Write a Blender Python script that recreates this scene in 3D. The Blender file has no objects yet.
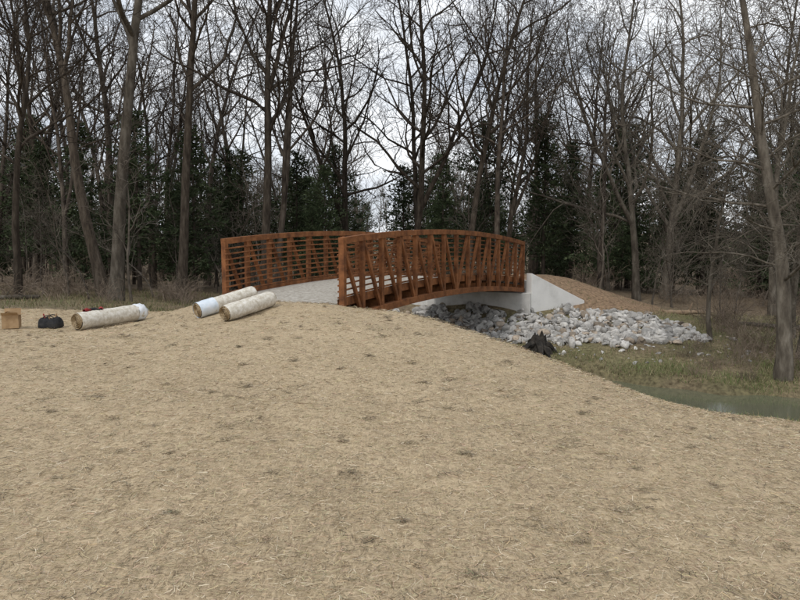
import bpy, math, random
import numpy as np
from mathutils import Vector, noise
random.seed(7); rs=np.random.RandomState(7)
scene=bpy.context.scene
R=math.radians
# ---------------------------------------------------------------- helpers
def link(o,parent=None):
    scene.collection.objects.link(o)
    if parent: o.parent=parent
    return o
def mesh_obj(name,V,F,mat=None,parent=None,smooth=False):
    me=bpy.data.meshes.new(name); me.from_pydata([tuple(v) for v in V],[],F); me.update()
    if smooth: me.polygons.foreach_set('use_smooth',[True]*len(me.polygons))
    if mat: me.materials.append(mat)
    return link(bpy.data.objects.new(name,me),parent)
def empty(name,loc=(0,0,0)):
    o=bpy.data.objects.new(name,None); o.location=loc; o.empty_display_size=.2
    return link(o)
def np_mesh(name,V,F,mat,col=None,smooth=False):
    V=np.asarray(V,dtype=np.float32);F=np.asarray(F,dtype=np.int32)
    k=F.shape[1];me=bpy.data.meshes.new(name)
    me.vertices.add(len(V));me.vertices.foreach_set('co',V.ravel())
    me.loops.add(F.size);me.loops.foreach_set('vertex_index',F.ravel())
    me.polygons.add(len(F));me.polygons.foreach_set('loop_start',np.arange(0,F.size,k,dtype=np.int32))
    me.polygons.foreach_set('loop_total',np.full(len(F),k,dtype=np.int32))
    if smooth: me.polygons.foreach_set('use_smooth',np.ones(len(F),dtype=bool))
    me.update(calc_edges=True);me.validate()
    if col is not None:
        a=me.color_attributes.new('col','FLOAT_COLOR','POINT')
        c=np.ones((len(V),4),dtype=np.float32);c[:,:3]=col
        a.data.foreach_set('color',c.ravel())
    me.materials.append(mat)
    return link(bpy.data.objects.new(name,me))
def new_mat(name):
    m=bpy.data.materials.new(name);m.use_nodes=True
    nt=m.node_tree;b=nt.nodes['Principled BSDF'];b.inputs['Roughness'].default_value=.85
    b.inputs['Specular IOR Level'].default_value=.25
    return m,nt,b
def noise_mat(name,cols,scale=5,detail=4,rough=.85,bump=.3,bscale=None,stretch=(1,1,1),obj_rand=0,bdist=.02,attr=False,metal=0,spec=.25):
    m,nt,b=new_mat(name);N=nt.nodes;L=nt.links
    b.inputs['Specular IOR Level'].default_value=spec
    tc=N.new('ShaderNodeTexCoord');mp=N.new('ShaderNodeMapping');mp.inputs['Scale'].default_value=stretch
    L.new(tc.outputs['Object'],mp.inputs[0])
    n=N.new('ShaderNodeTexNoise');n.inputs['Scale'].default_value=scale;n.inputs['Detail'].default_value=detail;n.inputs['Roughness'].default_value=.65
    L.new(mp.outputs[0],n.inputs['Vector'])
    r=N.new('ShaderNodeValToRGB');e=r.color_ramp.elements
    lo,hi=.32,.68
    e[0].position=lo;e[0].color=(*cols[0],1);e[1].position=hi;e[1].color=(*cols[-1],1)
    for i in range(1,len(cols)-1):
        x=e.new(lo+(hi-lo)*i/(len(cols)-1));x.color=(*cols[i],1)
    L.new(n.outputs[0],r.inputs[0]);out=r.outputs[0]
    if attr:
        a=N.new('ShaderNodeVertexColor');a.layer_name='col'
        mx=N.new('ShaderNodeMix');mx.data_type='RGBA';mx.blend_type='MULTIPLY';mx.inputs[0].default_value=1
        L.new(a.outputs[0],mx.inputs[6]);L.new(out,mx.inputs[7]);out=mx.outputs[2]
    if obj_rand:
        oi=N.new('ShaderNodeObjectInfo');mr=N.new('ShaderNodeMapRange')
        mr.inputs[3].default_value=1-obj_rand;mr.inputs[4].default_value=1+obj_rand
        L.new(oi.outputs['Random'],mr.inputs[0])
        vm=N.new('ShaderNodeVectorMath');vm.operation='SCALE';L.new(out,vm.inputs[0]);L.new(mr.outputs[0],vm.inputs[3]);out=vm.outputs[0]
    L.new(out,b.inputs['Base Color'])
    b.inputs['Roughness'].default_value=rough;b.inputs['Metallic'].default_value=metal
    if bump:
        n2=N.new('ShaderNodeTexNoise');n2.inputs['Scale'].default_value=bscale or scale*3;n2.inputs['Detail'].default_value=4
        L.new(mp.outputs[0],n2.inputs['Vector'])
        bp=N.new('ShaderNodeBump');bp.inputs['Strength'].default_value=bump;bp.inputs['Distance'].default_value=bdist
        L.new(n2.outputs[0],bp.inputs['Height']);L.new(bp.outputs[0],b.inputs['Normal'])
    return m
# ---------------------------------------------------------------- terrain
CP=np.array([
(-12,-8,0),(0,-8,0),(10,-8,-.2),(0,0,0),(-6,0,0),(6,0,-.15),(-12,3,-.03),(0,3,.02),(-4,5,.03),(3,4,-.08),(0,6,.12),(5,5,-.33),
(-8,8,0),(-4,9,.1),(0,9,.28),(2.2,8.5,-.03),(-12,10,0),(-6.2,12.5,-.02),(-5.8,14.3,.02),(-8.5,13.5,-.02),(-3.3,11.7,.2),(-2.6,12.5,.36),
(-4.4,13.2,.2),(0,12.2,.38),(-1.5,12.3,.43),(-1.4,13.2,.46),(-4.1,14.6,.46),(-2.8,13.8,.49),(-5.9,16,.02),
(1.5,11.9,-.05),(2.75,10.8,-.38),(3.8,8.7,-.57),(5.1,8.2,-.66),(8,6,-.85),(10,0,-.5),
(.6,14,-.6),(2,13.6,-1.1),(4,11.7,-1.2),(5.6,10.6,-1.3),(8,9.4,-1.4),(12,8,-1.4),
(-1.5,15.5,-.6),(-3,17,-.7),(-5.5,18,-.3),
(4.0,22.0,-.68),(1.3,23.5,-.68),(3,20.3,-1.35),(.2,22,-1.35),(6.5,22.6,-.8),(8.3,21.5,-.88),(9,19.7,-1.25),(6,19.5,-1.35),(4.2,18.8,-1.42),
(7,17.5,-1.5),(10,17,-1.5),(13,16.5,-1.5),(12,20,-1.3),(15,25,-1.15),(25,20,-1.2),
(3.4,24.6,.45),(4.9,24.2,.4),(5,26,.55),(6.4,25.6,.45),(7.4,25.2,.15),(8.9,24.3,-.5),(9.8,26,-.65),(7,30,.35),(9,36,-.4),(-.5,27,-.8),(12,30,-1.1),
(-10,20,-.05),(-15,18,0),(-25,20,0),(-20,35,-.3),(-10,30,-.4),(0,35,-.9),(10,50,-1),(-30,60,-.5),(30,60,-1),(0,90,-.6),(40,100,.3),(-40,100,.3),
(50,30,-1.1),(-50,20,0),(50,0,-.8),(40,-20,-.6),(-40,-20,0),(0,-40,0)],dtype=float)
def phi(r): return np.sqrt(r*r+.25)
_d=np.hypot(CP[:,None,0]-CP[None,:,0],CP[:,None,1]-CP[None,:,1])
n_=len(CP);A=np.zeros((n_+1,n_+1));A[:n_,:n_]=phi(_d);A[:n_,n_]=1;A[n_,:n_]=1
W_=np.linalg.solve(A,np.append(CP[:,2],0))
CREEK=np.array([(-4,75),(1,50),(-.8,37),(-3.0,28),(-2.9,22.5),(-1.3,19.4),(1.55,17.7),(4.5,15.8),(7.4,13.9),(12,12.4),(20,11.4),(60,6)],dtype=float)
def creek_d(x,y):
    d=np.full(x.shape,1e9)
    for a,b in zip(CREEK[:-1],CREEK[1:]):
        v=b-a;t=np.clip(((x-a[0])*v[0]+(y-a[1])*v[1])/(v@v),0,1)
        d=np.minimum(d,np.hypot(x-a[0]-t*v[0],y-a[1]-t*v[1]))
    return d
def hgt(x,y):
    x=np.asarray(x,dtype=float);y=np.asarray(y,dtype=float);sh=x.shape
    x=x.ravel();y=y.ravel();z=np.zeros(x.shape)
    for s in range(0,len(x),20000):
        xs=x[s:s+20000,None];ys=y[s:s+20000,None]
        z[s:s+20000]=phi(np.hypot(xs-CP[:,0],ys-CP[:,1]))@W_[:n_]+W_[n_]
    r=np.hypot(x,y-20);t=np.clip((r-70)/50,0,1);t=t*t*(3-2*t);screen_hill=np.clip((r-75)/70,0,1);screen_hill=screen_hill*screen_hill*(3-2*screen_hill)*6*np.clip((y+20)/60,0,1)  # far rise added to block bright low sky between the trunks
    z=z*(1-t)-.9*t+screen_hill
    d=creek_d(x,y)+.2*np.sin(x*1.3+y*.7)+.1*np.sin(x*3.1-y*2.3)
    t=np.clip((d-.7)/(1.95-.7),0,1);t=t*t*(3-2*t)
    z=np.minimum(z,-2.4*(1-t)+z*t)
    return z.reshape(sh)
def h1(x,y): return float(hgt(np.array([x]),np.array([y]))[0])
def fnoise(x,y,s):
    return (np.sin(x*s*1.7+np.sin(y*s*1.1)*2)+np.sin(y*s*2.1+np.sin(x*s*1.3+1)*2)+np.sin((x+y)*s*.9+2.1))/3
MATP=[(-22,-8),(-22,15.5),(-14,16.8),(-9,17),(-6,16.6),(-4.3,14.85),(-4.05,14.67),(-1.1,12.95),(.9,13.4),(2.6,12.5),(3.9,11.2),(5.3,10.1),(8,8.9),(12,8),(16,7),(16,-8)]
def inside(x,y,P):
    c=np.zeros(x.shape,bool);n=len(P)
    for i in range(n):
        x1,y1=P[i];x2,y2=P[(i+1)%n]
        if y1==y2: continue
        k=((y1>y)!=(y2>y))&(x<(x2-x1)*(y-y1)/(y2-y1)+x1);c^=k
    return c
def axis(lo,hi,st):
    a=list(np.arange(lo,hi+1e-6,st));s=st;x=hi
    pos=[]
    while x<1500: s*=1.13;x+=s;pos.append(x)
    s=st;x=lo;neg=[]
    while x>-1500: s*=1.13;x-=s;neg.append(x)
    return np.array(neg[::-1]+a+pos)
X=axis(-16,18,.2);Y=axis(-4,34,.2)
gx,gy=np.meshgrid(X,Y);gz=hgt(gx,gy)
near=(np.hypot(gx,gy-15)<60)
matm=inside(gx,gy,MATP)
gz=gz+np.where(near,fnoise(gx,gy,1.9)*.03+fnoise(gx,gy,6.1)*.012,0)*np.where(matm,.15,1)
gz-=np.where(matm,.02,0)
nx,ny=len(X),len(Y)
idx=np.arange(nx*ny).reshape(ny,nx)
F=np.stack([idx[:-1,:-1],idx[:-1,1:],idx[1:,1:],idx[1:,:-1]],-1).reshape(-1,4)
cd=creek_d(gx,gy)
forest=np.array([.19,.143,.095]);grass=np.array([.155,.155,.068]);mud=np.array([.13,.10,.065]);straw=np.array([.34,.26,.16]);hay=np.array([.27,.215,.13])
col=np.ones(gx.shape+(3,))*forest
def blend(col,c,w): return col*(1-w[...,None])+np.array(c)*w[...,None]
fl=np.clip(1-np.abs(gy-18.5)/8,0,1)*np.clip((gx+1)/3,0,1)
fl=np.clip(fl*2.2,0,1)*np.clip(.65+.7*fnoise(gx,gy,.9),0.1,1)
col=blend(col,grass,fl)
col=blend(col,hay,np.clip(fnoise(gx+5,gy,1.4)*1.2,0,1)*.8*(fl>0.05))
lf=np.clip((gy-14)/3,0,1)*np.clip((30-gy)/8,0,1)*np.clip((-gx-4)/3,0,1)
col=blend(col,grass*.9,lf*.5*np.clip(.5+fnoise(gx,gy,.5),0,1))
col=blend(col,mud,np.clip(1.6-cd*.65,0,1)*.85)
md=np.clip(1.5-np.hypot((gx-6.6)/3.6,(gy-25.8)/2.5),0,1)*(gz>-.8)
col=blend(col,(.25,.17,.108),np.clip(md*2.5,0,1))
col=blend(col,straw,matm.astype(float))
mg=noise_mat('ground_soil',[(.4,.36,.32),(.9,.9,.88),(1.4,1.37,1.3)],scale=9,detail=5,bump=.6,bscale=18,bdist=.03,attr=True)
g=np_mesh('ground',np.stack([gx.ravel(),gy.ravel(),gz.ravel()],1),F,mg,col.reshape(-1,3),smooth=True)
# ---------------------------------------------------------------- straw blanket sheet
mx_=np.arange(-18,13.01,.07);my_=np.arange(-4,17.6,.07)
ax,ay=np.meshgrid(mx_,my_)
az=hgt(ax,ay)
wr=np.array([noise.noise((float(a)*1.1,float(b)*1.1,0))*.024+noise.noise((float(a)*5,float(b)*5,4))*.016+noise.noise((float(a)*13,float(b)*13,9))*.009 for a,b in zip(ax.ravel(),ay.ravel())]).reshape(ax.shape)
az=az+wr+.02
idx=np.arange(ax.size).reshape(ax.shape)
Fm=np.stack([idx[:-1,:-1],idx[:-1,1:],idx[1:,1:],idx[1:,:-1]],-1)
keep=inside(ax[:-1,:-1]+fnoise(ax[:-1,:-1],ay[:-1,:-1],3)*.12,ay[:-1,:-1]+fnoise(ay[:-1,:-1],ax[:-1,:-1],4)*.12,MATP)
Fm=Fm[keep]
used=np.unique(Fm);rem=np.full(ax.size,-1);rem[used]=np.arange(len(used));Fm=rem[Fm]
m,nt,b=new_mat('straw_blanket');N=nt.nodes;L=nt.links
tc=N.new('ShaderNodeTexCoord')
def nz(scale,det,stretch=(1,1,1),rot=0):
    mp=N.new('ShaderNodeMapping');mp.inputs['Scale'].default_value=stretch;mp.inputs['Rotation'].default_value=(0,0,rot)
    L.new(tc.outputs['Object'],mp.inputs[0]);n=N.new('ShaderNodeTexNoise');n.inputs['Scale'].default_value=scale;n.inputs['Detail'].default_value=det
    n.inputs['Roughness'].default_value=.7
    L.new(mp.outputs[0],n.inputs['Vector']);return n.outputs[0]
def mth(op,a,b2):
    q=N.new('ShaderNodeMath');q.operation=op
    for i,v in enumerate((a,b2)):
        if isinstance(v,(int,float)): q.inputs[i].default_value=v
        else: L.new(v,q.inputs[i])
    return q.outputs[0]
f1=nz(80,3,(1,.22,1),.5);f2=nz(80,3,(.22,1,1),.2);f3=nz(.7,3);f4=nz(9,4)
sh_=mth('MAXIMUM',f1,f2)
s=mth('ADD',mth('MULTIPLY',sh_,.74),mth('ADD',mth('MULTIPLY',f3,.13),mth('MULTIPLY',f4,.13)))
rp=N.new('ShaderNodeValToRGB');e=rp.color_ramp.elements
e[0].position=.38;e[0].color=(.155,.116,.073,1);e[1].position=.66;e[1].color=(.56,.445,.292,1)
x=e.new(.5);x.color=(.37,.287,.182,1)
L.new(s,rp.inputs[0]);L.new(rp.outputs[0],b.inputs['Base Color'])
bp=N.new('ShaderNodeBump');bp.inputs['Strength'].default_value=.7;bp.inputs['Distance'].default_value=.01;L.new(sh_,bp.inputs['Height']);L.new(bp.outputs[0],b.inputs['Normal'])
b.inputs['Roughness'].default_value=.9
sb=np_mesh('straw_erosion_blanket',np.stack([ax.ravel()[used],ay.ravel()[used],az.ravel()[used]],1),Fm,m,smooth=True)
def strands(n,ymin,ymax,lmin,lmax,w,clump=False,dark=1.0,seed=1,lift=.02,f0=0,f1_=1.5):
    r=np.random.RandomState(seed)
    y=ymin+(ymax-ymin)*r.rand(n)**.8;x=(r.rand(n)*2-1)*(y*.78+1.2)
    if clump:
        nc=n//36;cy=ymin+(ymax-ymin)*r.rand(nc)**.8;cx=(r.rand(nc)*2-1)*(cy*.75+1)
        k=r.randint(0,nc,n);sz=(.02+.09*r.rand(nc)**3)[k]
        x=cx[k]+r.randn(n)*sz*1.4;y=cy[k]+r.randn(n)*sz
    k=inside(x,y,MATP)
    if not clump:
        k&=r.rand(n)<np.clip((ymax-y)/f1_,0,1)
        if f0: k&=r.rand(n)<np.clip((y-ymin)/f0,0,1)
    x=x[k];y=y[k];n=len(x)
    from_x=(x+18)/.07;from_y=(y+4)/.07
    ix=np.clip(from_x.astype(int),0,ax.shape[1]-2);iy=np.clip(from_y.astype(int),0,ax.shape[0]-2)
    z=az[iy,ix]
    a=r.rand(n)*math.pi*2
    l=lmin+(lmax-lmin)*r.rand(n)**2;ww=w*(.6+.8*r.rand(n))
    dx=np.cos(a);dy=np.sin(a);ti=r.randn(n)*.16
    zc=z+.004+np.abs(r.randn(n))*lift*.45
    c=np.stack([x,y,zc],1);d=np.stack([dx,dy,ti],1)*l[:,None]/2
    bend=np.stack([-dy,dx,np.zeros(n)+.25],1)*(l*r.uniform(-.22,.22,n))[:,None]
    t=r.randn(n)*.8
    p=np.stack([-dy*np.cos(t),dx*np.cos(t),np.sin(t)],1)*ww[:,None]/2
    V=np.stack([c-d-p,c-d+p,c+bend+p,c+bend-p,c+d+p,c+d-p],1).reshape(-1,3)
    i=np.arange(n)[:,None]*6
    F=np.concatenate([i+np.array([[0,1,2,3]]),i+np.array([[3,2,4,5]])],0)
    base=np.array([[.52,.413,.268]])*(.5+.65*r.rand(n,1))*dark
    base=base*(1+r.randn(n,3)*.05)
    dk=r.rand(n)<.15;base[dk]*=.38
    pl=r.rand(n)<.07;base[pl]=np.array([.68,.59,.44])*dark
    return V,F,np.repeat(base,6,0)
parts=[strands(150000,1.8,6.5,.015,.085,.0022,seed=1,lift=.015,f1_=3),strands(95000,3.5,11,.025,.10,.0034,seed=2,f0=3,f1_=3),strands(40000,8,17,.05,.13,.0055,seed=3,f0=3,f1_=.1),
 strands(6500,2,7,.02,.07,.003,clump=True,dark=.5,seed=4,lift=.03),strands(6000,6,15,.03,.10,.0045,clump=True,dark=.48,seed=5,lift=.04)]
off=0;VV=[];FF=[];CC=[]
for V,F,C in parts: VV.append(V);FF.append(F+off);CC.append(np.clip(C,.01,.9));off+=len(V)
ms,nt,b=new_mat('loose_straw');a=nt.nodes.new('ShaderNodeVertexColor');a.layer_name='col';nt.links.new(a.outputs[0],b.inputs['Base Color']);b.inputs['Roughness'].default_value=.7
np_mesh('loose_straw',np.concatenate(VV),np.concatenate(FF),ms,np.concatenate(CC))
# ---------------------------------------------------------------- creek water
mw,nt,b=new_mat('creek_water');b.inputs['Base Color'].default_value=(.12,.125,.08,1);b.inputs['Roughness'].default_value=.08;b.inputs['Specular IOR Level'].default_value=.5
n=nt.nodes.new('ShaderNodeTexNoise');n.inputs['Scale'].default_value=3.5;n.inputs['Detail'].default_value=3
bp=nt.nodes.new('ShaderNodeBump');bp.inputs['Strength'].default_value=.12;bp.inputs['Distance'].default_value=.05
nt.links.new(n.outputs[0],bp.inputs['Height']);nt.links.new(bp.outputs[0],b.inputs['Normal'])
V=[];F=[]
for i,p in enumerate(CREEK):
    t=CREEK[min(i+1,len(CREEK)-1)]-CREEK[max(i-1,0)];t/=np.hypot(*t)
    V+=[(p[0]-t[1]*2.2,p[1]+t[0]*2.2,-1.88),(p[0]+t[1]*2.2,p[1]-t[0]*2.2,-1.88)]
    if i: F.append((2*i-2,2*i-1,2*i+1,2*i))
mesh_obj('creek_water',V,F,mw)
# ---------------------------------------------------------------- bridge
steel=noise_mat('weathering_steel',[(.085,.034,.015),(.20,.079,.030),(.31,.128,.050)],scale=4,detail=7,rough=.8,bump=.15,bscale=60,bdist=.004)
concrete=noise_mat('concrete',[(.50,.48,.44),(.64,.62,.58),(.73,.71,.67)],scale=2.5,detail=7,rough=.85,bump=.15,bscale=30,bdist=.005)
concw=noise_mat('concrete_pale',[(.66,.645,.61),(.78,.765,.73),(.84,.825,.79)],scale=1.6,detail=7,rough=.85,bump=.12,bscale=30,bdist=.005)  # paler concrete for the wing walls
deckm=noise_mat('deck_gravel',[(.24,.215,.18),(.38,.35,.30),(.52,.49,.44)],scale=14,detail=7,bump=.5,bscale=40,bdist=.01)
A0=Vector((-1.2,13,0));UD=Vector((.505,.863,0)).normalized();PL=Vector((-UD.y,UD.x,0));Lb=10.9;Wb=3.3
def camb(s): return .28*4*(s/Lb)*(1-s/Lb)
def bp3(s,w,z): return A0+UD*s+PL*w+Vector((0,0,z))
class Acc:
    def __init__(s): s.V=[];s.F=[]
    def box8(s,c):
        o=len(s.V);s.V+=c;s.F+=[(o,o+3,o+2,o+1),(o+4,o+5,o+6,o+7),(o,o+1,o+5,o+4),(o+1,o+2,o+6,o+5),(o+2,o+3,o+7,o+6),(o+3,o,o+4,o+7)]
    def beam(s,a,b,w,h,side=None):
        d=(b-a).normalized();side=side or PL
        sd=(side-d*side.dot(d)).normalized();up=sd.cross(d)*-1
        q=[sd*w/2+up*h/2,sd*-w/2+up*h/2,sd*-w/2-up*h/2,sd*w/2-up*h/2]
        s.box8([a+k for k in q]+[b+k for k in q])
    def obj(s,name,mat,par,bev=0):
        o=mesh_obj(name,s.V,s.F,mat,par)
        if bev:
            m=o.modifiers.new('b','BEVEL');m.width=bev;m.segments=2;m.limit_method='ANGLE'
        return o
bridge=empty('steel_footbridge')
NP=14
for nm,w,ins in (('truss_near_side',0,1),('truss_far_side',Wb,-1)):
    ac=Acc();zt=1.785;zb=.155
    NS=14
    for i in range(NS):
        s0=Lb*i/NS;s1=Lb*(i+1)/NS
        ac.beam(bp3(s0,w,zt+camb(s0)),bp3(s1,w,zt+camb(s1)),.13,.13)
        ac.beam(bp3(s0,w,zb+camb(s0)),bp3(s1,w,zb+camb(s1)),.15,.15)
    for i in range(NP+1):
        s=Lb*i/NP+(.06 if i==0 else -.06 if i==NP else 0)
        wv=.13 if i in (0,NP) else .095
        ac.beam(bp3(s,w,zb+camb(s)+.07),bp3(s,w,zt+camb(s)-.06),wv,.10,PL)
    for i in range(NP):
        s0=Lb*i/NP+.06;s1=Lb*(i+1)/NP-.06
        if i<NP/2: a=(s0,zt-.06);b_=(s1,zb+.07)
        else: a=(s0,zb+.07);b_=(s1,zt-.06)
        ac.beam(bp3(a[0],w,a[1]+camb(a[0])),bp3(b_[0],w,b_[1]+camb(b_[0])),.07,.075)
    for k in range(9):
        z=.62+k*.125
        for i in range(NP):
            s0=Lb*i/NP;s1=Lb*(i+1)/NP
            ac.beam(bp3(s0,w+ins*.078,z+camb(s0)),bp3(s1,w+ins*.078,z+camb(s1)),.035,.035)
    for i in range(NP):
        s0=Lb*i/NP;s1=Lb*(i+1)/NP
        ac.beam(bp3(s0,w+ins*.085,.5+camb(s0)),bp3(s1,w+ins*.085,.5+camb(s1)),.02,.18)
    ac.obj(nm,steel,bridge,.006)
ac=Acc()
for i in range(NP+1):
    s=Lb*i/NP;s=min(max(s,.1),Lb-.1);ac.beam(bp3(s,.08,.24+camb(s)),bp3(s,Wb-.08,.24+camb(s)),.13,.2,UD)
for w in (.9,1.65,2.4):
    for i in range(NP):
        s0=Lb*i/NP;s1=Lb*(i+1)/NP
        ac.beam(bp3(s0,w,.37+camb(s0)),bp3(s1,w,.37+camb(s1)),.08,.06)
ac.obj('floor_beams',steel,bridge)
ac=Acc()
for i in range(NP*2):
    s0=-.15+(Lb+.3)*i/(NP*2);s1=-.15+(Lb+.3)*(i+1)/(NP*2)
    c=lambda s:camb(min(max(s,0),Lb))
    ac.box8([bp3(s0,.1,.41+c(s0)),bp3(s0,Wb-.1,.41+c(s0)),bp3(s0,Wb-.1,.5+c(s0)),bp3(s0,.1,.5+c(s0)),
             bp3(s1,.1,.41+c(s1)),bp3(s1,Wb-.1,.41+c(s1)),bp3(s1,Wb-.1,.5+c(s1)),bp3(s1,.1,.5+c(s1))])
ac.obj('deck',deckm,bridge)
def prism(ac,p,q,zt0,zt1,zb,th,n):
    ac.box8([p+Vector((0,0,zb)),q+Vector((0,0,zb)),q+n*th+Vector((0,0,zb)),p+n*th+Vector((0,0,zb)),
             p+Vector((0,0,zt0)),q+Vector((0,0,zt1)),q+n*th+Vector((0,0,zt1)),p+n*th+Vector((0,0,zt0))])
ab=empty('bridge_abutment');ac=Acc()
def flat(v): return Vector((v.x,v.y,0))
ac.box8([bp3(Lb-.25,-.35,-1.6),bp3(Lb-.25,Wb+.35,-1.6),bp3(Lb+.5,Wb+.35,-1.6),bp3(Lb+.5,-.35,-1.6),
         bp3(Lb-.25,-.35,.07),bp3(Lb-.25,Wb+.35,.07),bp3(Lb+.5,Wb+.35,.07),bp3(Lb+.5,-.35,.07)])
ac.box8([bp3(Lb+.17,-.348,.072),bp3(Lb+.17,Wb+.348,.072),bp3(Lb+.498,Wb+.348,.072),bp3(Lb+.498,-.348,.072),
         bp3(Lb+.17,-.348,.49),bp3(Lb+.17,Wb+.348,.49),bp3(Lb+.498,Wb+.348,.49),bp3(Lb+.498,-.348,.49)])
ac.obj('abutment_seat',concrete,ab,.01)
ac=Acc();p=flat(bp3(Lb-.1,-.36,0));q=Vector((6.8,23.5,0));d=(q-p).normalized();n=Vector((-d.y,d.x,0))
prism(ac,p,q,.76,-.30,-1.5,.28,n);ac.obj('wing_wall',concw,ab,.012)
ac=Acc();p=flat(bp3(Lb-.1,Wb+.36,0));q=p+Vector((-1.2,2.0,0));d=(q-p).normalized();n=Vector((d.y,-d.x,0))
prism(ac,q,p,-.36,.66,-1.5,.28,n);ac.obj('wing_wall_b',concw,ab,.012)
ab2=empty('bridge_abutment');ac=Acc()
ac.box8([bp3(-.3,-.2,-1.4),bp3(-.3,Wb+.2,-1.4),bp3(.35,Wb+.2,-1.4),bp3(.35,-.2,-1.4),bp3(-.3,-.2,.07),bp3(-.3,Wb+.2,.07),bp3(.35,Wb+.2,.07),bp3(.35,-.2,.07)])
ac.obj('abutment_seat',concrete,ab2,.01)
# ---------------------------------------------------------------- riprap
def ico(sub):
    import bmesh
    bm=bmesh.new();bmesh.ops.create_icosphere(bm,subdivisions=sub,radius=1);v=np.array([x.co[:] for x in bm.verts]);f=np.array([[q.index for q in p.verts] for p in bm.faces]);bm.free();return v,f
iv,if_=ico(2)
def rock_field(name,pts,sizes,mat,seed,tint=None):
    r=np.random.RandomState(seed);VV=[];FF=[];CC=[];o=0
    for (x,y,z),s in zip(pts,sizes):
        v=iv.copy()
        for _ in range(7):
            n=r.randn(3);n/=np.linalg.norm(n);dd=.18+.4*r.rand();k=v@n;m_=k>dd;v[m_]-=np.outer(k[m_]-dd,n)
        v*=np.array([1,.6+.4*r.rand(),.5+.45*r.rand()])*s*1.6
        a=r.rand()*6.28;c,s_=math.cos(a),math.sin(a);v=v@np.array([[c,-s_,0],[s_,c,0],[0,0,1]])
        t=r.randn()*.7;c,s_=math.cos(t),math.sin(t);v=v@np.array([[1,0,0],[0,c,-s_],[0,s_,c]])
        VV.append(v+np.array([x,y,z]));FF.append(if_+o);o+=len(v)
        g_=.55+.65*r.rand();w=r.rand();cc=np.array([.51,.49,.46])*g_ if w<.85 else np.array([.40,.33,.26])*g_
        CC.append(np.tile(cc,(len(v),1)))
    return np_mesh(name,np.concatenate(VV),np.concatenate(FF),mat,np.concatenate(CC))
rockm=noise_mat('limestone',[(.65,.65,.65),(1,1,1),(1.25,1.25,1.22)],scale=9,detail=4,bump=.3,bscale=30,bdist=.01,attr=True)
RP=[(-1,24.3),(.6,23.9),(3.9,22.0),(4.6,22.2),(6.9,23.2),(8.4,22.4),(9.7,20.8),(9.3,19.6),(7,19.3),(5.2,19.6),(3.2,20),(1,21.4),(-1.8,23)]
pts=[];sz=[]
r=np.random.RandomState(3)
while len(pts)<2500:
    x=r.uniform(-2,9.8);y=r.uniform(19,24.5)
    if inside(np.array([x+.25*math.sin(y*5)]),np.array([y+.2*math.sin(x*4)]),RP)[0]:
        s=.04+.145*r.rand()**2.1;pts.append((x,y,h1(x,y)+s*.15+.06*r.rand()));sz.append(s)
for _ in range(170):
    x=r.uniform(0,10.5);y=r.uniform(17.3,20.5);s=.02+.08*r.rand()**2;pts.append((x,y,h1(x,y)+s*.1));sz.append(s)
rock_field('riprap_rocks',pts,sz,rockm,5)
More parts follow.
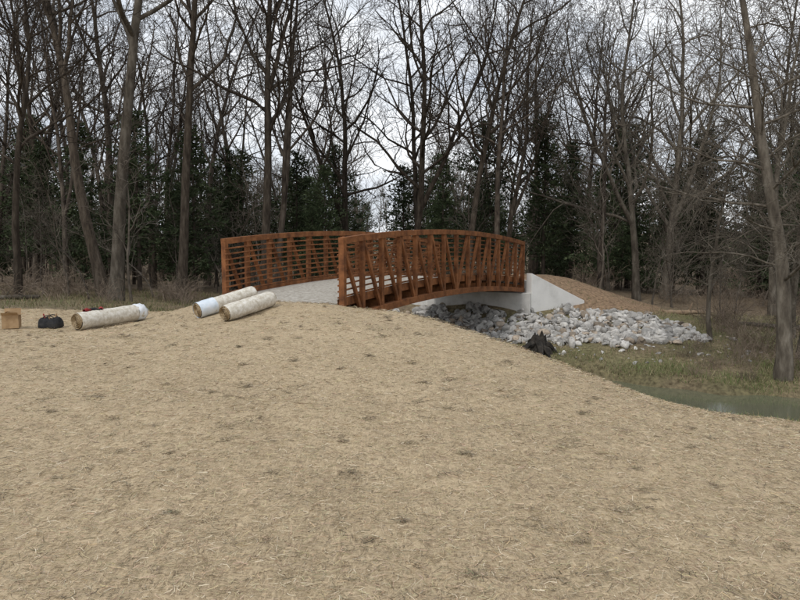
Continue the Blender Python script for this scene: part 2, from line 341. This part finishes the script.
# ---------------------------------------------------------------- trees
def tube(V,F,pts,rads,k):
    o=len(V);n=len(pts)
    cs=[(math.cos(2*math.pi*i/k),math.sin(2*math.pi*i/k)) for i in range(k)]
    for i,p in enumerate(pts):
        t=pts[min(i+1,n-1)]-pts[max(i-1,0)]
        if t.length<1e-6:t=Vector((0,0,1))
        t.normalize();ref=Vector((1,0,0)) if abs(t.x)<.8 else Vector((0,1,0))
        u=t.cross(ref).normalized();v=t.cross(u);r_=rads[i]
        for c,s_ in cs: V.append((p.x+(u.x*c+v.x*s_)*r_,p.y+(u.y*c+v.y*s_)*r_,p.z+(u.z*c+v.z*s_)*r_))
    for i in range(n-1):
        for j in range(k):
            a=o+i*k+j;b_=o+i*k+(j+1)%k;F.append((a,b_,b_+k,a+k))
def tree_mesh(name,seed,H,r0,d0=(0,0,1),nc=(20,7,5,3),t0=.32,maxl=4,wob=.05,crown=.42,ang=(35,62),trop=.1,droop=0,mat=None,fork=False,bend=None,twr=.006,ft=.3,rl=.016):
    rg=random.Random(seed);V=[];F=[]
    SEG=(16,8,5,4,3);K=(10,6,4,3,3);WB=(wob,.17,.22,.25,.3)
    def rv(): return Vector((rg.gauss(0,1),rg.gauss(0,1),rg.gauss(0,1)))
    def grow(p,d,L,r_,l,stem2=False):
        n=SEG[l];pts=[p];rads=[r_*(1.35 if l==0 and not stem2 else 1)];ds=[d]
        for i in range(1,n+1):
            t=i/n
            up=trop if l==1 else (trop*.6 if l else 0)
            if stem2: up=.05
            if droop and l>=1: up=-droop*t*l*.5
            d=(d+rv()*WB[l]+Vector((0,0,1))*up).normalized()
            if l==0 and bend and not stem2: d=(d+Vector(bend(t))).normalized()
            p=p+d*(L/n);pts.append(p)
            rr=r_*(1-.82*t) if l==0 else r_*(1-.75*t)
            if l==0 and i==1: rr=r_*1.02
            rads.append(max(rr,twr));ds.append(d)
        tube(V,F,pts,rads,K[l])
        if l>=maxl: return pts,rads
        N_=nc[l];st=t0 if l==0 else .18;az=rg.random()*6.28
        if stem2: N_=int(N_*.6);st=.25
        if l>0: N_=max(2,int(N_*rg.uniform(.7,1.25)))
        for i in range(N_):
            t=st+(1-st)*((i+rg.random()*.9)/N_);t=min(t,.99);f=t*n;j=int(f);q=pts[j].lerp(pts[min(j+1,n)],f-j);dl=ds[min(j+1,n)]
            az+=2.4+rg.uniform(-.5,.5);a=R(rg.uniform(*ang)) if l==0 else R(rg.uniform(25,60))
            if l==0 and t>.85:a*=.6
            ref=Vector((1,0,0)) if abs(dl.x)<.8 else Vector((0,1,0))
            u=dl.cross(ref).normalized();v=dl.cross(u)
            dd=dl*math.cos(a)+(u*math.cos(az)+v*math.sin(az))*math.sin(a)
            if l==0: LL=H*crown*(1-.62*((t-st)/(1-st)))*rg.uniform(.5,1.15)
            else: LL=L*(.5-.2*t)*rg.uniform(.6,1.3)+.15
            pr=rads[j];cr=min(pr*.6,max(LL*(rl if l==0 else .014),twr))
            grow(q,dd.normalized(),LL,max(cr,twr),l+1)
        return pts,rads
    d0=Vector(d0).normalized()
    pts,rads=grow(Vector((0,0,-.15)),d0,H,r0,0)
    if fork:
        j=int(16*ft);dd=((pts[j+1]-pts[j]).normalized()+Vector(fork)).normalized()
        grow(pts[j],dd,H*(1-ft)*.95,rads[j]*.78,0,True)
    me=bpy.data.meshes.new(name);me.from_pydata(V,[],F);me.update();me.polygons.foreach_set('use_smooth',[True]*len(F));me.materials.append(mat);return me
bark=noise_mat('bark',[(.028,.022,.017),(.062,.049,.037),(.11,.09,.07)],scale=9,detail=5,bump=.7,bscale=14,stretch=(1,1,.22),obj_rand=.3,bdist=.03,spec=.1)
barkg=noise_mat('bark_grey',[(.06,.05,.04),(.12,.102,.08),(.21,.185,.15)],scale=6,detail=5,bump=.6,bscale=14,stretch=(1,1,.3),obj_rand=.3,bdist=.03,spec=.1)
barkm=noise_mat('bark_forest',[(.032,.025,.02),(.068,.054,.042),(.115,.095,.075)],scale=5,detail=2,bump=0,stretch=(1,1,.3),obj_rand=.35,spec=.1)
barkf=noise_mat('bark_distant_haze',[(.06,.05,.04),(.11,.093,.075),(.165,.143,.118)],scale=2,detail=2,bump=0,obj_rand=.35,spec=.1)  # lighter than the nearer forest bark: distance haze put into the colour
cedarb=noise_mat('cedar_foliage',[(.026,.038,.018),(.055,.072,.036),(.09,.11,.057)],scale=1.4,detail=3,bump=0,obj_rand=.4,spec=.1)
brushm=noise_mat('brush_twigs',[(.12,.09,.065),(.2,.155,.115),(.28,.225,.175)],scale=3,detail=2,bump=0,obj_rand=.3)
def place(name,me,x,y,s=1,rz=0,parent=None,sz=None):
    o=bpy.data.objects.new(name,me);o.location=(x,y,h1(x,y)-.05);o.rotation_euler=(0,0,rz);o.scale=(s,s,sz or s);return link(o,parent)
heroes=[
 (-11.2,24.2,17,.22,(-.19,0,1),dict(t0=.5,wob=.03),bark),
 (-9.9,22.2,19,.23,(.10,.02,1),dict(t0=.45,wob=.02),barkg),
 (-8.9,26,19,.2,(.03,0,1),dict(t0=.42,wob=.02),bark),
 (-12.6,21,13,.13,(.03,0,1),dict(t0=.35),bark),
 (-5.4,25.5,17,.2,(0.0,0,1),dict(t0=.4,fork=(.3,.1,0),ft=.5,wob=.02),bark),
 (-2.8,34,17,.2,(.03,0,1),dict(t0=.3,fork=(-.4,.1,0)),bark),
 (.9,31,16,.2,(-.03,0,1),dict(t0=.3,fork=(.4,0,0)),bark),
 (3.2,30,17,.17,(.05,0,1),dict(t0=.33),bark),
 (5.6,33,14,.15,(-.04,0,1),dict(t0=.3,fork=(.3,.1,0)),bark),
 (11.5,31,15,.18,(-.04,0,1),dict(t0=.25,fork=(-.45,0,0),crown=.5),barkg),
 (13.6,33,16,.2,(.05,0,1),dict(t0=.22,crown=.5,fork=(.35,0,0)),barkg),
 (15.2,26,13,.15,(-.08,0,1),dict(t0=.2,crown=.5),barkg),
]
for i,(x,y,H,r0,d0,kw,mt) in enumerate(heroes):
    me=tree_mesh('tree_h%d'%i,100+i,H,r0,d0,mat=mt,**kw);place('bare_tree',me,x,y)
me=tree_mesh('tree_r',231,12,.19,(-.02,0,1),nc=(34,9,6,3),t0=.2,crown=.36,ang=(45,80),droop=.07,wob=.025,mat=barkg,bend=lambda t:(-.02 if t<.5 else .01,0,0),twr=.004,rl=.010)
place('bare_tree',me,9.45,15.6)
me=tree_mesh('tree_r2',223,9,.10,(.12,0,1),nc=(24,8,6,3),t0=.2,crown=.42,ang=(45,80),droop=.06,wob=.06,mat=barkg,twr=.004,rl=.010)
place('bare_tree',me,11.1,17.6)
me=tree_mesh('tree_r3',224,7,.075,(-.2,0,1),nc=(18,8,5,3),t0=.2,crown=.42,ang=(40,75),droop=.05,wob=.07,mat=barkg,twr=.004,rl=.010)
place('bare_tree',me,9.8,20)
me=tree_mesh('tree_r4',225,10,.12,(.05,0,1),nc=(20,8,5,3),t0=.2,crown=.42,ang=(40,75),droop=.04,wob=.05,mat=barkg,twr=.005,rl=.011)
place('bare_tree',me,12.6,20.5)
var=[tree_mesh('forest_tree%d'%i,300+i,17,.15+.03*(i%3),(random.uniform(-.08,.08),0,1),nc=(15,6,4,2),t0=.34+.05*(i%3),wob=.035,mat=barkm,twr=.008,fork=(.35,.1,0) if i%3==0 else False) for i in range(7)]
varf=[tree_mesh('distant_tree%d'%i,350+i,15,.17,(random.uniform(-.06,.06),0,1),nc=(18,7,5,2),t0=.25,maxl=3,wob=.04,mat=barkf,twr=.016) for i in range(5)]
sap=[tree_mesh('sapling%d'%i,400+i,7,.045,(random.uniform(-.15,.15),0,1),nc=(14,6,4,2),t0=.2,maxl=3,wob=.09,mat=barkf,crown=.35,twr=.006) for i in range(5)]
def cedar(name,seed,H,Rm,base=.12):
    r=np.random.RandomState(seed);V=[];F=[]
    tube(V,F,[Vector((0,0,H*t/8)) for t in range(9)],[.11*(1-t/9) for t in range(9)],6)
    P=[];D=[]
    nb=150
    for i in range(nb):
        t=base+(1-base)*(i+r.rand())/nb;a=r.rand()*6.28
        Lb_=Rm*((1-t)**.7*1.0+.08)*r.uniform(.35,1.25)*(1+.35*math.sin(a*2+seed+t*9));el=r.uniform(-.1,.5)
        d=np.array([math.cos(a),math.sin(a),el])
        if r.rand()<.6: tube(V,F,[Vector((0,0,t*H)),Vector(tuple(d*Lb_*.9+np.array([0,0,t*H])))],[.02,.006],3)
        n=int(10+32*Lb_/Rm);u=r.rand(n)**.6*Lb_
        c=np.array([0,0,t*H])+d*u[:,None]+r.randn(n,3)*np.array([.13,.13,.09])
        P.append(c);D.append(np.tile(d,(n,1)))
    P=np.concatenate(P);D=np.concatenate(D);n=len(P)
    dd=D+r.randn(n,3)*.6;dd/=np.linalg.norm(dd,axis=1)[:,None];q=np.cross(dd,r.randn(n,3));q/=np.linalg.norm(q,axis=1)[:,None]
    l=r.uniform(.12,.3,n)[:,None];w=r.uniform(.025,.065,n)[:,None]
    o=len(V);TV=np.stack([P-q*w,P+q*w,P+dd*l],1).reshape(-1,3)
    V+=[tuple(v) for v in TV];nf=len(F);F+=[(o+3*i,o+3*i+1,o+3*i+2) for i in range(n)]
    me=bpy.data.meshes.new(name);me.from_pydata(V,[],F);me.update();me.materials.append(barkm);me.materials.append(cedarb)
    me.polygons.foreach_set('material_index',[0]*nf+[1]*n);return me
ced=[cedar('cedar%d'%i,500+i,8,1.6+.35*(i%3),.06+.1*(i%3)) for i in range(6)]
def brush(name,seed,H,n,spread):
    rg=random.Random(seed);V=[];F=[]
    for i in range(n):
        a=rg.random()*6.28;p=Vector((math.cos(a)*spread*rg.random(),math.sin(a)*spread*rg.random(),-.05));d=Vector((rg.gauss(0,.4),rg.gauss(0,.4),1)).normalized()
        L_=H*rg.uniform(.4,1);ps=[p];
        for k in range(5):
            d=(d+Vector((rg.gauss(0,.15),rg.gauss(0,.15),-.1*k*.6))).normalized();p=p+d*L_/5;ps.append(p)
            if k:
                for _ in range(2):
                    e=(d+Vector((rg.gauss(0,.7),rg.gauss(0,.7),rg.gauss(0,.4)))).normalized();m_=p+e*L_*.12;tube(V,F,[p,m_,m_+(e+Vector((0,0,-.3)))*L_*.12],[.004,.0035,.002],3)
        tube(V,F,ps,[.009,.008,.007,.006,.005,.003],3)
    me=bpy.data.meshes.new(name);me.from_pydata(V,[],F);me.update();me.materials.append(brushm);return me
bru=[brush('brush%d'%i,600+i,1.6,46,.9) for i in range(4)]
bf=empty('background_forest')
r=np.random.RandomState(11)
def clear(x,y,m=1.6):
    if creek_d(np.array([x]),np.array([y]))[0]<m: return False
    if y<27.5 and -7.5<x<11: return False
    xc=3.5+(y-24)*.45
    if abs(x-xc)<1.5 and y<36: return False
    return True
cnt=0
while cnt<80:
    y=26+34*r.rand()**.8;x=r.uniform(-1,1)*(y*.8+7)
    if not clear(x,y): continue
    place('forest_tree',var[r.randint(7)],x,y,r.uniform(.7,1.15),r.rand()*6.28,bf);cnt+=1
cnt=0
while cnt<180:
    y=52+75*r.rand();x=r.uniform(-1,1)*(y*.8+7)
    place('distant_tree',varf[r.randint(5)],x,y,r.uniform(.6,.95),r.rand()*6.28,bf);cnt+=1
cnt=0
while cnt<210:
    y=30+(75*r.rand() if cnt>80 else 25*r.rand());x=r.uniform(-1,1)*(y*.82+7)
    if not clear(x,y): continue
    s=r.uniform(.4,.95)*(1.2 if y>50 else 1);place('cedar_tree',ced[r.randint(6)],x,y,s,r.rand()*6.28,bf);cnt+=1
for (x,y,s) in [(-13.5,27.5,.9),(-11.8,29,1.0),(-15.5,28,.8),(-9.6,30,.95),(-17,30,1.0),(7.6,34,1.1),(9.6,36,1.0),(12.6,37,1.15),(17,36,1.15),(19.5,35,1.05),(2.4,36,.95),(5.0,38,1.2),(0.2,38,1.05),(-19,33,1.0),(22,36,1.1),(-5.6,35,.95),(-4,40,1.1),(24,33,1.0),(15,41,1.3)]:
    place('cedar_tree',ced[int(abs(x)*10)%6],x,y,s,x)
cnt=0
while cnt<210:
    y=22+50*r.rand();x=r.uniform(-1,1)*(y*.8+5)
    if not clear(x,y) or (y<26 and -8<x<12) : continue
    place('sapling',sap[r.randint(5)],x,y,r.uniform(.5,1.2),r.rand()*6.28,bf);cnt+=1
cnt=0
while cnt<260:
    y=20+45*r.rand();x=r.uniform(-1,1)*(y*.8+5)
    if not clear(x,y) or (y<27 and -8<x<9.5) or (y<19): continue
    place('brush',bru[r.randint(4)],x,y,r.uniform(.5,1.3),r.rand()*6.28,bf);cnt+=1
for (x,y,s) in [(8.3,16.8,.45),(9.2,17,.6),(10.4,16.4,.7),(9.8,17.9,.8),(11,18.4,.9),(8.9,18.8,.45),(11.8,17,.9),(12.6,18,1.0),(10.6,20.4,.8),(11.6,15.8,.7),(8.6,15.7,.35),(13,21.5,.9),(11.5,22.5,.7),(10.1,15.4,.5),(10.9,21.8,.7),(8.2,17.9,.4),(7.6,16.1,.3),(10.3,18.9,.7)]:
    place('bramble_bush',bru[int(x*10)%4],x,y,s,x*7)
# ---------------------------------------------------------------- grass
def grass_field(name,n,reg,seed,hmin,hmax,cols,w=.008,anywhere=False):
    r=np.random.RandomState(seed);x=r.uniform(reg[0],reg[1],n);y=r.uniform(reg[2],reg[3],n)
    if anywhere:
        x=reg[0]+r.randn(n)*(reg[1]-reg[0]);y=reg[2]+r.randn(n)*(reg[3]-reg[2])
    else:
        k=(creek_d(x,y)>1.5)&(~inside(x,y,MATP))&(~inside(x,y,RP))&(fnoise(x,y,1.2)+.5*fnoise(x,y,4)+r.randn(n)*.3>-.35)
        bx=(x-A0.x)*UD.x+(y-A0.y)*UD.y;bw=(x-A0.x)*PL.x+(y-A0.y)*PL.y
        k&=~((bx>-.5)&(bx<18)&(bw>-.4)&(bw<Wb+.4))
        k&=~((np.hypot((x-6.6)/3.6,(y-25.8)/2.5)<1.2)&(r.rand(n)<.9))
        x=x[k];y=y[k]
    n=len(x);z=hgt(x,y)-.01
    a=r.rand(n)*6.28;h=(hmin+(hmax-hmin)*r.rand(n)**2);le=r.randn(n,2)*.35
    p=np.stack([np.cos(a),np.sin(a),0*a],1)*w
    c=np.stack([x,y,z],1);t=c+np.stack([le[:,0]*h,le[:,1]*h,h],1)
    V=np.stack([c-p,c+p,t],1).reshape(-1,3);F=np.arange(3*n).reshape(-1,3)
    cc=np.array(cols)[r.randint(0,len(cols),n)]*(.7+.6*r.rand(n,1))
    return np_mesh(name,V,F,ms,np.repeat(cc,3,0))
gc=[(.12,.155,.055),(.18,.185,.08),(.28,.225,.13),(.24,.19,.115),(.34,.285,.18)]
grass_field('bank_grass',90000,(1,17,12.5,26),21,.03,.16,gc)
grass_field('bank_grass',11000,(4,15,15,17.2),24,.04,.2,[(.12,.165,.05),(.17,.2,.08),(.28,.25,.14)])
grass_field('forest_edge_grass',50000,(-26,-4.5,15.5,30),22,.04,.2,[(.10,.12,.045),(.16,.16,.07),(.26,.2,.12),(.2,.16,.1)],.01)
grass_field('bank_grass',9000,(3.5,14,8.5,13.5),23,.04,.2,[(.12,.18,.05),(.16,.2,.07),(.27,.21,.12)],.008)
grass_field('grass_tuft',260,(4.95,5.2,9.15,9.23),31,.05,.15,[(.13,.2,.06),(.2,.25,.09)],.005,True)
# ---------------------------------------------------------------- stump & log
def stump(x,y):
    rg=random.Random(5);V=[];F=[]
    pts=[Vector((0,0,-.2)),Vector((0,0,.1)),Vector((.03,0,.3)),Vector((.05,0,.42))];tube(V,F,pts,[.36,.27,.21,.17],12)
    V.append((.05,0,.4));o=len(V)-1;F+= [(o-12+i,o-12+(i+1)%12,o) for i in range(12)]
    for i in range(16):
        a=rg.random()*6.28;p=Vector((math.cos(a)*.15,math.sin(a)*.15,.10+rg.random()*.2));d=Vector((math.cos(a),math.sin(a),rg.uniform(-.5,.05)))
        L_=rg.uniform(.25,.55);tube(V,F,[p,p+d*L_*.5,p+d*L_+Vector((0,0,-.14))],[.10,.065,.015],6)
    for i in range(9):
        a=rg.random()*6.28;p=Vector((.05+math.cos(a)*.12,math.sin(a)*.12,.34));tube(V,F,[p,p+Vector((rg.gauss(0,.03),rg.gauss(0,.03),rg.uniform(.08,.22)))],[.06,.012],5)
    m_=noise_mat('charred_wood',[(.015,.013,.011),(.035,.03,.025),(.07,.06,.048)],scale=8,bump=.8,bdist=.03)
    o=mesh_obj('tree_stump',V,F,m_);o.location=(x,y,h1(x,y)-.03);o.scale=(1.2,1.2,1.2);return o
stump(4.05,18.7)
def log(x,y,L_,r_,rz,mt):
    V=[];F=[];rg=random.Random(int(x*7));n=10
    pts=[Vector((-L_/2+L_*i/n,rg.gauss(0,.03),r_*.8+rg.gauss(0,.012))) for i in range(n+1)];tube(V,F,pts,[r_*(1-.04*i) for i in range(n+1)],10)
    F.append(tuple(range(10))[::-1]);F.append(tuple(range(len(V)-10,len(V))))
    tube(V,F,[pts[6],pts[6]+Vector((.25,.1,.35))],[r_*.3,.01],5)
    o=mesh_obj('fallen_log',V,F,mt);o.location=(x,y,h1(x,y));o.rotation_euler=(0,0,rz);return o
logm=noise_mat('dead_wood',[(.16,.11,.07),(.28,.2,.13),(.36,.28,.19)],scale=5,bump=.5)
log(10.6,23.8,1.6,.11,.15,logm);log(13.5,22,3.2,.12,-.5,barkg);log(-13,20.5,2.5,.10,.4,barkg)
# ---------------------------------------------------------------- rolls
wrap=noise_mat('roll_netting_straw',[(.44,.39,.31),(.60,.56,.48),(.74,.71,.65)],scale=14,detail=6,bump=.5,bscale=50,bdist=.01)
endm=noise_mat('roll_end_straw',[(.2,.14,.08),(.36,.27,.16),(.5,.4,.26)],scale=30,bump=.8,bdist=.01)
plast,nt,b=new_mat('plastic_film');b.inputs['Base Color'].default_value=(.74,.77,.8,1);b.inputs['Roughness'].default_value=.25
bluep=noise_mat('blue_film',[(.55,.63,.70),(.66,.72,.78),(.75,.78,.82)],scale=6,rough=.3,bump=.4,bscale=12)
def roll(p,q,r_,bag_at,bagmat,seed,sleeve=0):
    root=empty('straw_blanket_roll');rg=random.Random(seed)
    P=Vector((p[0],p[1],h1(*p)+r_+.02));Q=Vector((q[0],q[1],h1(*q)+r_+.02));ax_=(Q-P);L_=ax_.length;ax_.normalize()
    u=ax_.cross(Vector((0,0,1))).normalized();v=u.cross(ax_)
    def ringset(t0,t1,nseg,k,rad,name,mat):
        V=[];F=[]
        for i in range(nseg+1):
            t=t0+(t1-t0)*i/nseg
            for j in range(k):
                a=2*math.pi*j/k;rr=rad(t,a)
                V.append(P+ax_*t+u*math.cos(a)*rr+v*math.sin(a)*rr*.96)
        for i in range(nseg):
            for j in range(k):
                a=i*k+j;b_=i*k+(j+1)%k;F.append((a,b_,b_+k,a+k))
        return mesh_obj(name,V,F,mat,root,True)
    def rad(t,a):
        e=min(t,L_-t);return r_*(1+.05*noise.noise((t*5,math.cos(a)*2,math.sin(a)*2+seed))+.03*noise.noise((t*18,math.cos(a)*6,math.sin(a)*6)))*(1-.06*max(0,1-e/.06))
    ringset(0,L_,34,32,rad,'rolled_blanket',wrap)
    for side,t0,sg in (('a',0,-1),('b',L_,1)):
        V=[];F=[];n=150
        for i in range(n+1):
            th=i/n*2*math.pi*6;rr=r_*.95*(1-i/n*.93);w=r_*.95/6*.55
            c=P+ax_*(t0+sg*.004)
            jit=rg.uniform(-.006,.010)
            for k_,(dr,dz) in enumerate(((0,0),(-w*.5,.014+jit),(-w,0))):
                V.append(c+ax_*sg*dz+(u*math.cos(th)+v*math.sin(th)*.96)*(rr+dr))
        for i in range(n):
            o=i*3
            for k_ in range(2): F.append((o+k_,o+k_+1,o+k_+4,o+k_+3))
        mesh_obj('coil_'+side,V,F,endm,root)
        V=[P+ax_*(t0-sg*.012)+(u*math.cos(2*math.pi*j/24)+v*math.sin(2*math.pi*j/24))*r_*.93 for j in range(24)]
        darkm=bpy.data.materials.get('roll_core') or noise_mat('roll_core',[(.05,.035,.02),(.1,.075,.045),(.14,.1,.06)],scale=20,bump=0)
        mesh_obj('core_'+side,V,[tuple(range(24))],darkm,root)
    if bag_at is not None:
        if bag_at=='far':
            def rb(t,a):
                e=(t-(L_-.18))/.36;return (r_*1.05+.012*noise.noise((t*14,a*2,seed)))*(1 if e<.55 else 1-.75*(e-.55)/.45)+.03*noise.noise((t*9,a*3,1))
            ringset(L_-.18,L_+.17,10,28,rb,'torn_plastic_bag',bagmat)
        else:
            def rb(t,a): return r_*1.05+.012*noise.noise((t*14,a*2,seed))
            ringset(-.01,sleeve,10,28,rb,'plastic_sleeve',bagmat)
    return root
roll((-6.45,12.7),(-5.75,14.1),.185,'far',plast,1)
roll((-4.05,12.75),(-3.15,13.7),.165,'near',bluep,2,sleeve=.38)
roll((-3.3,12.0),(-2.62,12.95),.165,None,plast,3)
# ---------------------------------------------------------------- cardboard box, tool bag, gloves
card=noise_mat('cardboard',[(.27,.17,.09),(.36,.24,.13),(.42,.29,.17)],scale=6,bump=.1)
bx=empty('cardboard_box',(-8.0,13.1,h1(-8.0,13.1)+.03));ac=Acc();w,d,h,t=.15,.14,.27,.006
V3=Vector
def bxf(x0,x1,y0,y1,z0,z1): return [V3((x0,y0,z0)),V3((x1,y0,z0)),V3((x1,y1,z0)),V3((x0,y1,z0)),V3((x0,y0,z1)),V3((x1,y0,z1)),V3((x1,y1,z1)),V3((x0,y1,z1))]
ac.box8(bxf(-w,w,-d,-d+t,0,h));ac.box8(bxf(-w,w,d-t,d,0,h));ac.box8(bxf(-w,-w+t,-d+t,d-t,0,h));ac.box8(bxf(w-t,w,-d+t,d-t,0,h));ac.box8(bxf(-w+t,w-t,-d+t,d-t,0,t))
ac.obj('walls',card,bx)
mesh_obj('flap_1',[(-w,-d,h),(w,-d,h),(w,-d-.07,h+.06),(-w,-d-.07,h+.06)],[(0,1,2,3)],card,bx)
mesh_obj('flap_2',[(-w,d,h),(w,d,h),(w,d+.02,h+.12),(-w,d+.02,h+.12)],[(0,1,2,3)],card,bx)
mesh_obj('flap_3',[(w,-d,h),(w,d,h),(w+.1,d,h+.03),(w+.1,-d,h+.03)],[(0,1,2,3)],card,bx)
mesh_obj('flap_4',[(-w,-d,h),(-w,d,h),(-w+.08,d,h+.07),(-w+.08,-d,h+.07)],[(0,1,2,3)],card,bx)
bx.rotation_euler=(0,0,.35)
blk=noise_mat('black_canvas',[(.012,.012,.013),(.025,.025,.027),(.045,.043,.04)],scale=8,bump=.4)
redm=noise_mat('red_fabric',[(.2,.02,.025),(.3,.035,.035),(.36,.06,.06)],scale=8,bump=.3)
tb=empty('tool_bag',(-7.25,13.2,h1(-7.25,13.2)+.02))
V=[];F=[];K=24
for i,(z,s_) in enumerate([(0,.95),(.03,1.05),(.1,1.02),(.16,.95),(.2,.8),(.215,.55),(.19,.5),(.1,.48)]):
    for j in range(K):
        a=2*math.pi*j/K;c,s2=math.cos(a),math.sin(a);q=(abs(c)**4+abs(s2)**4)**-.25
        rr=q*s_*(1+.16*noise.noise((c*2,s2*2,z*9)));V.append((c*rr*.22,s2*rr*.13,z+.05*noise.noise((c*3,s2*3,z*3+5))))
for i in range(7):
    for j in range(K): F.append((i*K+j,i*K+(j+1)%K,(i+1)*K+(j+1)%K,(i+1)*K+j))
F.append(tuple(range(7*K,8*K)));mesh_obj('bag_body',V,F,blk,tb,True)
for sy in (-.07,.07):
    V=[];F=[];tube(V,F,[Vector((.12*math.cos(math.pi*i/8),sy*(1+.4*math.sin(math.pi*i/8)),.19+.08*math.sin(math.pi*i/8))) for i in range(9)],[.011]*9,6);mesh_obj('handle',V,F,blk,tb,True)
for k_,(x_,m_) in enumerate([(-.08,redm),(-.02,card),(.06,card)]):
    V=[];F=[];tube(V,F,[Vector((x_,0,.08)),Vector((x_*1.8,.02*k_,.3))],[.012,.014],6);mesh_obj('tool_handle',V,F,m_,tb,True)
def gloves(x,y,z,rz):
    root=empty('work_gloves',(x,y,z));root.rotation_euler=(0,0,rz)
    for g_,(ox,m_,ro) in enumerate([(-.13,redm,.3),(.05,blk,-.5),(.2,redm,.9)]):
        V=[];F=[];c,s_=math.cos(ro),math.sin(ro)
        T=lambda x_,y_,z_:Vector((ox+x_*c-y_*s_,x_*s_+y_*c,z_))
        tube(V,F,[T(-.09,0,.02),T(-.04,0,.03),T(0,0,.03),T(.04,0,.025)],[.035,.033,.045,.03],10)
        for f in range(4): tube(V,F,[T(.03,-.03+f*.02,.025),T(.07,-.036+f*.024,.035),T(.1-.01*abs(f-1.5),-.04+f*.026,.01)],[.014,.012,.007],6)
        tube(V,F,[T(0,.03,.025),T(.03,.06,.02),T(.05,.07,.01)],[.015,.013,.008],6)
        mesh_obj('glove',V,F,m_,root,True)
gloves(-6.3,13.05,h1(-6.3,13.05)+.38,1.1)
# ---------------------------------------------------------------- world, sun
w=bpy.data.worlds.new("World");scene.world=w;w.use_nodes=True;nt=w.node_tree;N=nt.nodes;L=nt.links
bg=N['Background'];sky=N.new('ShaderNodeTexSky');sky.sky_type='NISHITA';sky.sun_disc=False
EL,AZ=50,215
sky.sun_elevation=R(EL);sky.sun_rotation=R(AZ)
tc=N.new('ShaderNodeTexCoord');mp=N.new('ShaderNodeMapping');mp.inputs['Scale'].default_value=(1,1,3.2);L.new(tc.outputs['Generated'],mp.inputs[0])
n=N.new('ShaderNodeTexNoise');n.inputs['Scale'].default_value=3.2;n.inputs['Detail'].default_value=6;n.inputs['Roughness'].default_value=.55;L.new(mp.outputs[0],n.inputs[0])
r1=N.new('ShaderNodeValToRGB');e=r1.color_ramp.elements;e[0].position=.36;e[0].color=(7.5,8.1,9.0,1);e[1].position=.6;e[1].color=(11.5,11.7,12.0,1)
L.new(n.outputs[0],r1.inputs[0])
mx=N.new('ShaderNodeMix');mx.data_type='RGBA';mx.inputs[0].default_value=.92;L.new(sky.outputs[0],mx.inputs[6]);L.new(r1.outputs[0],mx.inputs[7])
L.new(mx.outputs[2],bg.inputs[0]);bg.inputs[1].default_value=.1
sd=bpy.data.lights.new('sun','SUN');sd.energy=1.4;sd.angle=R(12);sd.color=(1,.97,.92)
so=bpy.data.objects.new('sun',sd);link(so)
dirv=Vector((math.sin(R(AZ))*math.cos(R(EL)),math.cos(R(AZ))*math.cos(R(EL)),math.sin(R(EL))))
so.rotation_euler=dirv.to_track_quat('Z','Y').to_euler();so.location=(0,0,30)
# ---------------------------------------------------------------- camera
cd_=bpy.data.cameras.new('camera');cam=bpy.data.objects.new('camera',cd_);link(cam)
cd_.sensor_width=36;cd_.lens=28.8;cd_.clip_end=3000;cd_.clip_start=.05
cam.location=(0,0,1.65);cam.rotation_euler=(R(90-4.69),0,0);scene.camera=cam
scene.view_settings.view_transform='Standard';scene.view_settings.look='None';scene.view_settings.exposure=0
